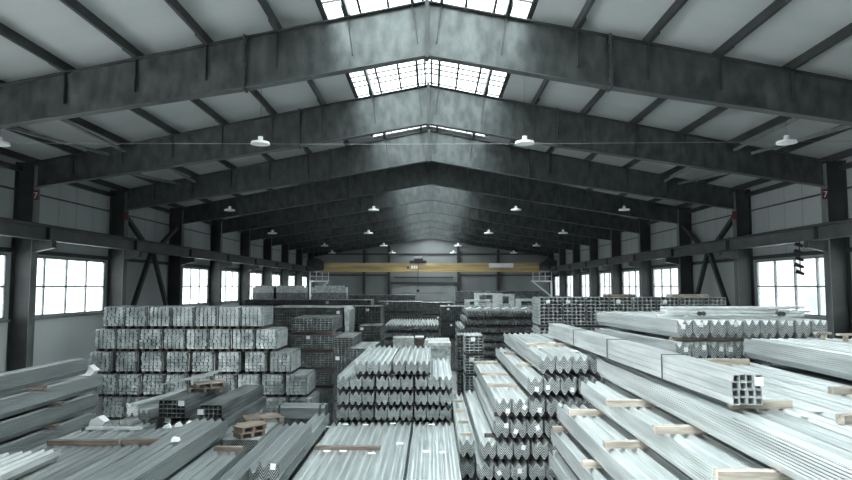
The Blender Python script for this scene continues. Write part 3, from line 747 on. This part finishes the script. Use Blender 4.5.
far_row('steel_pack', 1.05, 1, .58, .55, 20.6, -1.58, 2, (4,6), 'l_rack', 'small rack of open tubes behind the stepped stack', 'small open tube rack', tagp=1.0, tshow=3, L=1.3)
far_row('steel_pack', .88, 1, .5, .34, 22.3, -1.70, 2, (5,3), 'l_tubes', 'small dark pack in the gap beside the centre stack', 'small packs in the centre gap', tshow=5, L=1.2, tagp=0)
# --- corrugated stacks in the middle distance
def far_w(x0, n, y, L, ztop, rows_, pitch, sname, mat='galv_far', stag=()):
    for r in range(rows_):
        xo = stag[r] if r < len(stag) else 0
        for i in range(n):
            wput(L, x0+xo+.155+i*.316, y+random.uniform(-.03,.03), ztop-.34-r*pitch, 0, 'guardrail bundle, %s from left in %s tier of %s' % (ORD[i], TNAME[r], sname), 'bundles of '+sname, mat=mat, lips=4)
        timber(x0+xo, x0+xo+n*.316, y+.3, ztop-r*pitch-pitch+.0005, pitch-.342, 'darkwood', .1, 0, 'dark batten under the %s tier of %s' % (TNAME[r], sname))
    hidden_fill(x0+(stag[-1] if stag else 0), x0+n*.316+(stag[-1] if stag else 0), y+.1, y+L, ztop-rows_*pitch, pitch, mat, 'hidden foot of '+sname)
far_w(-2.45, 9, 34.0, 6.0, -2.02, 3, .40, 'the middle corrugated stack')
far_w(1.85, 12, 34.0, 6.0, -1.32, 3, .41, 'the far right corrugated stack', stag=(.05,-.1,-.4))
# bright wrapped goods on the far right stack
spots = [(2.6,36.5,-1.31,1.2,.55,'bright'),(4.05,36.2,-1.31,.9,.85,'bright'),(5.4,36.0,-1.31,1.1,.6,'bright'),(3.4,38.6,-1.31,1.4,.9,'bright')]
for i, (x, y, z, w, h, mt) in enumerate(spots):
    root = empty('zinc_rack', P(x, y, z), R(random.uniform(-12,12)), 'bright zinc coated frame in loose film on the far right corrugated stack, %s of four' % ORD[i], 'frame pack', 'bright frames on the far right stack')
    for s in (-1, 1):
        MB().bar((s*w/2,0,0), (s*w/2,0,h), .13, .3).build('upright', mt, root)
    MB().bar((-w/2-.06,0,h-.06), (w/2+.06,0,h-.06), .3, .12).build('crossbar', mt, root)
    MB().box(-w/2+.08,w/2-.08,-.2,.2,0,h*.35).build('wrapped_load', 'wrap', root)
for i in range(7):
    o = MB().prism([(-.4,0),(.4,0),(.38,.09),(.1,.16),(-.2,.12),(-.42,.08)], -.3, .5).build('film_bundle', 'bright'); o.location = P(2.1+i*.5, 34.9, -1.312); o.rotation_euler = (0,0,0)
    o.scale = (.58,1,1)
    tag(o, 'flat film wrapped bundle on the far right stack, near edge, %s from left' % ORD[i], 'bundle', 'film wrapped bundles')
# pale packages between centre and middle stacks
for i, (x, y, z, w, h, d) in enumerate(((-1.15,26.5,-2.12,.85,.36,1.0),(.20,25.0,-2.10,.95,.30,1.2),(.28,23.0,-2.02,.80,.22,1.0))):
    root = empty('wrapped_package', P(x, y, z-h), R(random.uniform(-4,4)), ('pale wrapped package behind the left of the centre stack','pale layered package behind the right of the centre stack','pale flat package just behind the centre stack at right')[i], 'package', 'pale packages behind the centre stack')
    MB().box(-w/2,w/2,0,d,0,h).build('load', 'wrap', root)
    MB().box(-w/2-.03,w/2+.03,-.02,d+.02,h*.5,h*.55).build('film_edge', 'timber', root)
    tag(MB().box(x-w/2, x+w/2, y+.05, y+d, 0, CZ+z-h-.003).build('package_pile','bale'), ('stack under the left pale package','stack under the layered pale package','stack under the flat pale package')[i], 'pile', kind='stuff')
cr2 = MB().box(-.16,.16,0,.7,0,.33).build('dark_crate','darkwood'); cr2.location = P(-.5,26.3,-2.45); tag(cr2,'dark crate with a white lid between the pale packages','crate')
MB().box(-.17,.17,-.02,.72,.33,.38).build('lid','white',cr2,'white lid')
tag(MB().box(-.68,-.32,26.4,27,0,CZ-2.455).build('crate_stack','galv_far'),'stack under the dark crate','pile',kind='stuff')

# ------------------------------------------------------------ left foreground
LX = -7.4
for t, (z, far) in enumerate(((-1.55,13.9),(-1.96,14.5),(-2.37,14.35),(-2.78,14.3))):
    n = 1 if t == 0 else 2
    for i in range(n):
        L = 8.5
        wput(L, LX-.155-.0-.322*i, far-L, z-.34, 0, ('single guardrail bundle on top of the left foreground stack' if t == 0 else 'long guardrail bundle in the %s tier of the left foreground stack, %s' % (TNAME[t], ('aisle side','wall side')[i])), 'left foreground guardrail bundles', lips=7, mat='galv_shaded')
    for j, yy in enumerate((far-1.6, far-5.0)):
        timber(LX-.31*n-.02, LX+.04, yy, z-.41+.0005, .068, 'brown', .11, 0, 'brown spacer under the %s tier of the left foreground stack, %s end' % (TNAME[t], ('far','near')[j]), 'spacers of the left foreground stack', 'spacer', 'timber_spacer')
hidden_fill(LX-.66, LX, 5.8, 14.2, -3.19, .41, 'galv_far', 'lowest tiers of the left foreground stack')
for i, (x, y, z) in enumerate(((-7.68,13.45,-1.955),(-7.27,13.15,-2.995))):
    o = MB().prism([(-.16,0),(.1,.0),(.2,.1),(.05,.22),(-.12,.15)], -.1, .12).build('plastic_scrap', 'paper'); o.location = P(x+.12, y+.75, z); tag(o, ('torn white plastic on the far end of the left foreground stack, upper','torn white plastic at the lower far end of the left foreground stack')[i], 'plastic scrap')
# low open field of rails, tops towards the camera
xi = LX+.04
for i in range(10):
    x = xi+.155+i*.325; far = 14.1 + (-.5,.1,-.2,.2,-.3,0,.1,-.4,.1,-.1)[i]
    wput(6.2, x, far-6.2, -3.0-.34, 0, 'guardrail bundle in the low left foreground field, %s from the wall side' % ORD[i], 'low left foreground field', mat='galv_shaded')
hidden_fill(xi, xi+3.2, 8.0, 13.6, -3.39, .39, 'galv_far', 'tiers under the low left foreground field')
for i in range(3):
    wput(3.4, -7.18+.32*i, 7.6+.1*i, -2.995, 0, 'thin bright bundle on the low left field, %s from the wall side' % ORD[i], 'short bright bundles at far left', mat='bright', h=.19)
timber(-8.0+.9, -5.6, 12.35, -2.995, .09, 'brown', .12, R(0.5), 'long brown timber across the low left field, left piece', cat='timber', name='long_timber') if False else None
timber(-7.25, -5.95, 12.3, -2.995, .09, 'brown', .12, R(1), 'brown timber across the low left field, left piece', cat='timber', name='long_timber')
timber(-5.9, -4.78, 12.4, -2.995, .09, 'brown', .12, R(2), 'brown timber across the low left field, right piece', cat='timber', name='long_timber')
# two bundles lying diagonally proud of the field
for i in range(2):
    wput(5.8, -4.03-.155-.322*i, 7.05+.06*i, -2.62-.34, 0, 'raised guardrail bundle of the pair on the low left field, %s' % ('right one','left one')[i], 'raised pair of guardrail bundles', lips=7, mat='galv_shaded')
o = MB().prism([(-.06,0),(.07,.01),(.05,.06),(-.04,.07)], -.05, .06).build('paper_scrap','paper'); o.location = P(-4.3, 10.9, -2.60); tag(o, 'crumpled pale scrap on the raised pair of bundles', 'scrap')
for i in range(2):
    wput(5.6, -3.47-.155-.0-.322*i+.0, 6.6+.05*i-.0, -3.02-.34, 0, 'guardrail bundle right of the raised pair, %s' % ('right one','left one')[i], 'pair right of the raised pair', lips=7, mat='galv_shaded')
hidden_fill(-4.10, -3.47, 6.8, 12.1, -3.41, .39, 'galv_far', 'tiers under the pair right of the raised bundles')
timber(-4.02+.02, -3.48, 12.0, -3.02, .07, 'brown', .12, 0, 'brown batten across the pair right of the raised bundles')
# bundles in the gap before the centre stack
wput(2.7, -2.47, 9.9, -2.65-.34, R(0), 'short guardrail bundle with its tagged end to the camera, bottom left of centre', None, tagz=.26, lips=7, mat='galv_shaded')
wput(3.6, -2.90, 10.9, -3.02-.34, 0, 'guardrail bundle beside the tagged short bundle, left of it', None, mat='galv_shaded')
hidden_fill(-3.33, -2.45, 9.6, 14.6, -3.42, .40, 'galv_far', 'tiers in the gap left of the foreground centre stack')
wput(4.6, -3.22, 9.9, -3.06-.34, 0, 'guardrail bundle in the gap, next to the raised pairs', None, mat='galv_shaded')
wput(5.5, -2.585, 9.95, -3.0-.34, 0, 'guardrail bundle in the gap against the foreground centre stack', None, mat='galv_shaded') 
# small pallets
def pallet(x, y, z, rz, label, w=.75, d=.5, m1='brown'):
    root = empty('wooden_pallet', P(x, y, z), rz, label, 'pallet', 'broken wooden pallets')
    for i in range(4): MB().box(-w/2, w/2, -d/2+i*d/3.4, -d/2+i*d/3.4+.08, .085, .105).build('deck_board', m1, root)
    for xx in (-w/2+.04, 0, w/2-.04): MB().box(xx-.03, xx+.03, -d/2, d/2, 0, .085).build('stringer', 'brown', root)
    return root
# square tube packs with the small pallet on top
tq = grid_mesh(6, 4, .105, .10, .009, 2.6, 1.8, 'l_tubes', 0, 'square_tube_pack', 2)
tq2 = grid_mesh(5, 3, .105, .10, .009, 3.0, 1.8, 'l_tubes', 0, 'square_tube_pack', 2)
pack(tq, 'square_tube_pack', -5.93, 14.8, -3.0, R(-3.5), 'pack of square tubes, open dark ends towards the camera, below the left bale wall', None, 'tube pack', tagat=(.22,0,.33))
pack(tq, 'square_tube_pack', -5.88, 14.95, -3.42, R(-3.5), 'lower pack of square tubes under the one with the pallet on top', None, 'tube pack', tagat=(-.2,0,.33))
pack(tq2, 'square_tube_pack', -5.02, 14.75, -3.0, R(-3), 'pack of square tubes with open ends, right of the pack carrying the pallet', None, 'tube pack', tagat=(-.24,0,.14))
pack(tq2, 'square_tube_pack', -4.98, 14.85, -3.32, R(-3), 'lower pack of square tubes in the right hand pair', None, 'tube pack', tagat=(-.24,0,.14))
tag(MB().box(-6.2,-5.38,15.1,17.6,0,CZ-3.425).box(-5.36,-4.78,15.1,17.6,0,CZ-3.325).build('tube_pile','galv_far'), 'pile under the two square tube packs at left', 'tube pile', kind='stuff')
pallet(-5.60, 16.1, -2.595, R(12), 'broken pallet lying on the square tubes below the left bales', .8, .5)
pallet(-5.55, 16.15, -2.488, R(30), 'second broken pallet piled on the first on the square tubes', .7, .45, 'timber')
for i in range(4):
    o = MB().bar((-.6,0,0), (.6,.05,.16+.03*i), .10, .012).build('sheet_offcut', 'galv_tube'); o.location = P(-5.95+.05*i, 15.75+.2*i, -2.36); o.rotation_euler = (0,0,R(22))
    tag(o, 'grey sheet offcut leaning on the broken pallets, %s of the loose strips' % ORD[i], 'offcut', 'loose grey strips on the pallets')
# flat plank deck bundles beyond the field (small items below the bales)
for i, (x, y, w) in enumerate(((-7.35,15.9,.7),(-6.75,15.2,.5))):
    wput(2.4, x, y, -3.0-.2, R(-12), 'low slanting guardrail bundle on the floor side below the bales, %s' % ('farther left','nearer the tubes')[i], 'slanting bundles below the bales', h=.30)
tag(MB().box(-7.5,-6.6,15.6,17.9,0,CZ-3.22).build('sheet_pile','galv_far'), 'pile under the slanting bundles below the bales', 'pile', kind='stuff')
for i, (x, rz) in enumerate(((-6.95,2),(-6.35,-2))):
    o = MB().box(-.28,.28,-.05,.05,0,.05).build('white_profile', 'bright'); o.location = P(x+.0, 13.6, -2.995); o.rotation_euler = (0,0,R(rz)); tag(o, 'short bright profile lying at the far edge of the low left field, %s' % ('left one','right one')[i], 'profile', 'short bright profiles')
for i in range(5):
    o = MB().prism([(-.08,0),(.09,.0),(.04,.09),(-.05,.06)], -.04, .05).build('plastic_scrap','paper'); o.location = P(-5.6+.19*i, 13.75+.13*(i%3), -3.0+.004); o.rotation_euler = (0,0,R(35*i)); tag(o, 'scrap of white wrapping behind the raised pair, %s of the heap' % ORD[i], 'plastic scrap', 'white wrapping scraps')
# rusty grates and pallets right of the raised pair
for i in range(3):
    pallet((-3.66,-3.66,-3.8)[i], (13.05,13.08,13.75)[i], (-3.0,-2.892,-3.0)[i], R((42,48,35)[i]), ('lower small wooden pallet right of the pair of bundles','upper small wooden pallet right of the pair of bundles','small wooden pallet behind the pair of bundles')[i], .55, .32)
pallet(-3.78, 14.5, -3.0, R(25), 'flat wooden pallet behind the pair of bundles, nearer the square tubes', .8, .5)
tag(MB().box(-4.10,-3.40,12.75,15.0,0,CZ-3.005).build('sheet_pile','galv_far'), 'pile under the small wooden pallets', 'pile', kind='stuff')
# crosswise pack and thin rods on posts
root = empty('crosswise_pack', P(-3.35, 16.6, -3.38), R(-2), 'pack of profiles lying crosswise in front of the lowest bales', 'profile pack')
MB().prism([(0,0),(.42,0),(.42,.27),(.36,.33),(.06,.33),(0,.27)], -.62, .62, 'x').build('profiles', 'dull', root)
for x in (-.55,.5): MB().box(x-.02,x+.02,-.012,.432,.0,.342).build('strap','strap',root)
tag(MB().box(-3.95,-2.75,16.7,17.0,0,CZ-3.385).build('pack_pile','galv_far'), 'dark pile under the crosswise pack', 'pile', kind='stuff')
for i, z in enumerate((-3.5,-3.95)):
    if i == 0: rr_ = empty('rod_rail', (-3.3,16.2,0), 0, 'low rail of two thin level steel rods below the crosswise pack', 'rail')
    MB().cyl((-.75,0,z+CZ), (.8,0,z+CZ), .025, 8).build('steel_rod','bright',rr_)
    if i == 0:
        for xx in (-.6, .6): MB().box(xx-.03,xx+.03,.026,.086,0,CZ-3.45).build('post','strap',rr_)

# ------------------------------------------------------------ outside
struct('ground', MB().box(-300, 300, -150, 300, -.6, -.25), 'snow')
root = empty('outbuilding', (48, 40, -.25), 0, 'long pale shed in the yard outside the right windows', 'building')
MB().box(-5,5,-38,30,0,5.2).build('wall', 'outwall', root)
MB().prism([(-5.4,5.2),(5.4,5.2),(0,7.0)], -38.5, 30.5).build('roof', 'outwall', root)
for i in range(12): MB().box(-5.06,-5.0,-35+i*5.4,-33+i*5.4,1.6,3.2).build('window','frame',root)
def blob(x, y, h, label, grp):
    import bmesh
    root = empty('yard_tree', (x, y, -.25), 0, label, 'tree', grp)
    MB().cyl((0,0,0),(0,0,h*.5),.22,8,.12).build('trunk','brown',root)
    bm = bmesh.new(); bmesh.ops.create_icosphere(bm, subdivisions=3, radius=1)
    for v in bm.verts:
        k = 1+.22*math.sin(7*v.co.x+x)*math.cos(6*v.co.y+y)+random.uniform(-.12,.12); v.co = Vector((v.co.x*h*.32*k, v.co.y*h*.32*k, h*.62+v.co.z*h*.38*k))
    me = bpy.data.meshes.new('crown'); bm.to_mesh(me); bm.free(); me.materials.append(M['tree']); put('crown', me, root)
for i, (x, y, h) in enumerate(((-34,46,9),(-30,36,7),(-38,62,10),(-33,80,9))):
    blob(x, y, h, 'pale tree outside the left windows, %s from the near end' % ORD[i], 'trees outside the left windows')
for i, (x, y, h) in enumerate(((34,34,7),(33,52,8))):
    blob(x, y, h, 'pale tree outside the right windows, %s one' % ('nearer','farther')[i], 'trees outside the right windows')

# ------------------------------------------------------------ light
w = bpy.data.worlds.new('World'); bpy.context.scene.world = w; w.use_nodes = True
nt = w.node_tree; bg = nt.nodes['Background']
tc = N(nt, 'ShaderNodeTexCoord'); sp = N(nt, 'ShaderNodeSeparateXYZ'); nt.links.new(tc.outputs['Generated'], sp.inputs[0])
rp = N(nt, 'ShaderNodeMapRange'); rp.inputs['From Min'].default_value = -1; rp.inputs['From Max'].default_value = 1
rp.inputs['To Min'].default_value = 5.2; rp.inputs['To Max'].default_value = 1.6        # overcast, the sun side is at left
nt.links.new(sp.outputs[0], rp.inputs['Value'])
up = math_(nt, 'MULTIPLY_ADD', math_(nt, 'MAXIMUM', sp.outputs[2], 0.0), 1.6, .7)      # overcast: brighter overhead
nt.links.new(math_(nt, 'MULTIPLY', rp.outputs[0], up), bg.inputs['Strength'])
bg.inputs['Color'].default_value = (.96,.985,1.0,1)
def portal(loc, rot, sx, sy):
    l = bpy.data.lights.new('daylight_portal', 'AREA'); l.shape = 'RECTANGLE'; l.size = sx; l.size_y = sy
    l.cycles.is_portal = True
    o = bpy.data.objects.new('daylight_portal', l); col.objects.link(o); o.location = loc; o.rotation_euler = rot
portal((XC-HW-.2, (ADDED_GATE[0]+ADDED_GATE[1])/2, CZ/2+.5), (0, -R(90), 0), CZ+1.0, ADDED_GATE[1]-ADDED_GATE[0])
for s in (-1, 1):
    portal((XC+s*(HW+.14), (Y0+YE)/2, CZ), (0, R(90)*s, 0), 2.1, YE-Y0)
portal((XC, (Y0+YE)/2, CZ+roofz(0)+.25), (0,0,0), 2*SKX, YE-Y0)

# ------------------------------------------------------------ camera
cam = bpy.data.cameras.new('Camera'); co = bpy.data.objects.new('Camera', cam); col.objects.link(co)
cam.sensor_width = 36; cam.lens = F/852*36; cam.clip_end = 600
co.location = (0, 0, CZ); co.rotation_euler = (math.pi/2+PITCH, 0, YAW)
sc = bpy.context.scene; sc.camera = co
sc.view_settings.view_transform = 'Standard'; sc.view_settings.look = 'None'; sc.view_settings.gamma = 1
sc.view_settings.exposure = 1.65
sc.cycles.use_adaptive_sampling = False; sc.cycles.denoising_prefilter = 'NONE'; sc.cycles.max_bounces = 8; sc.cycles.diffuse_bounces = 5; sc.cycles.transparent_max_bounces = 12
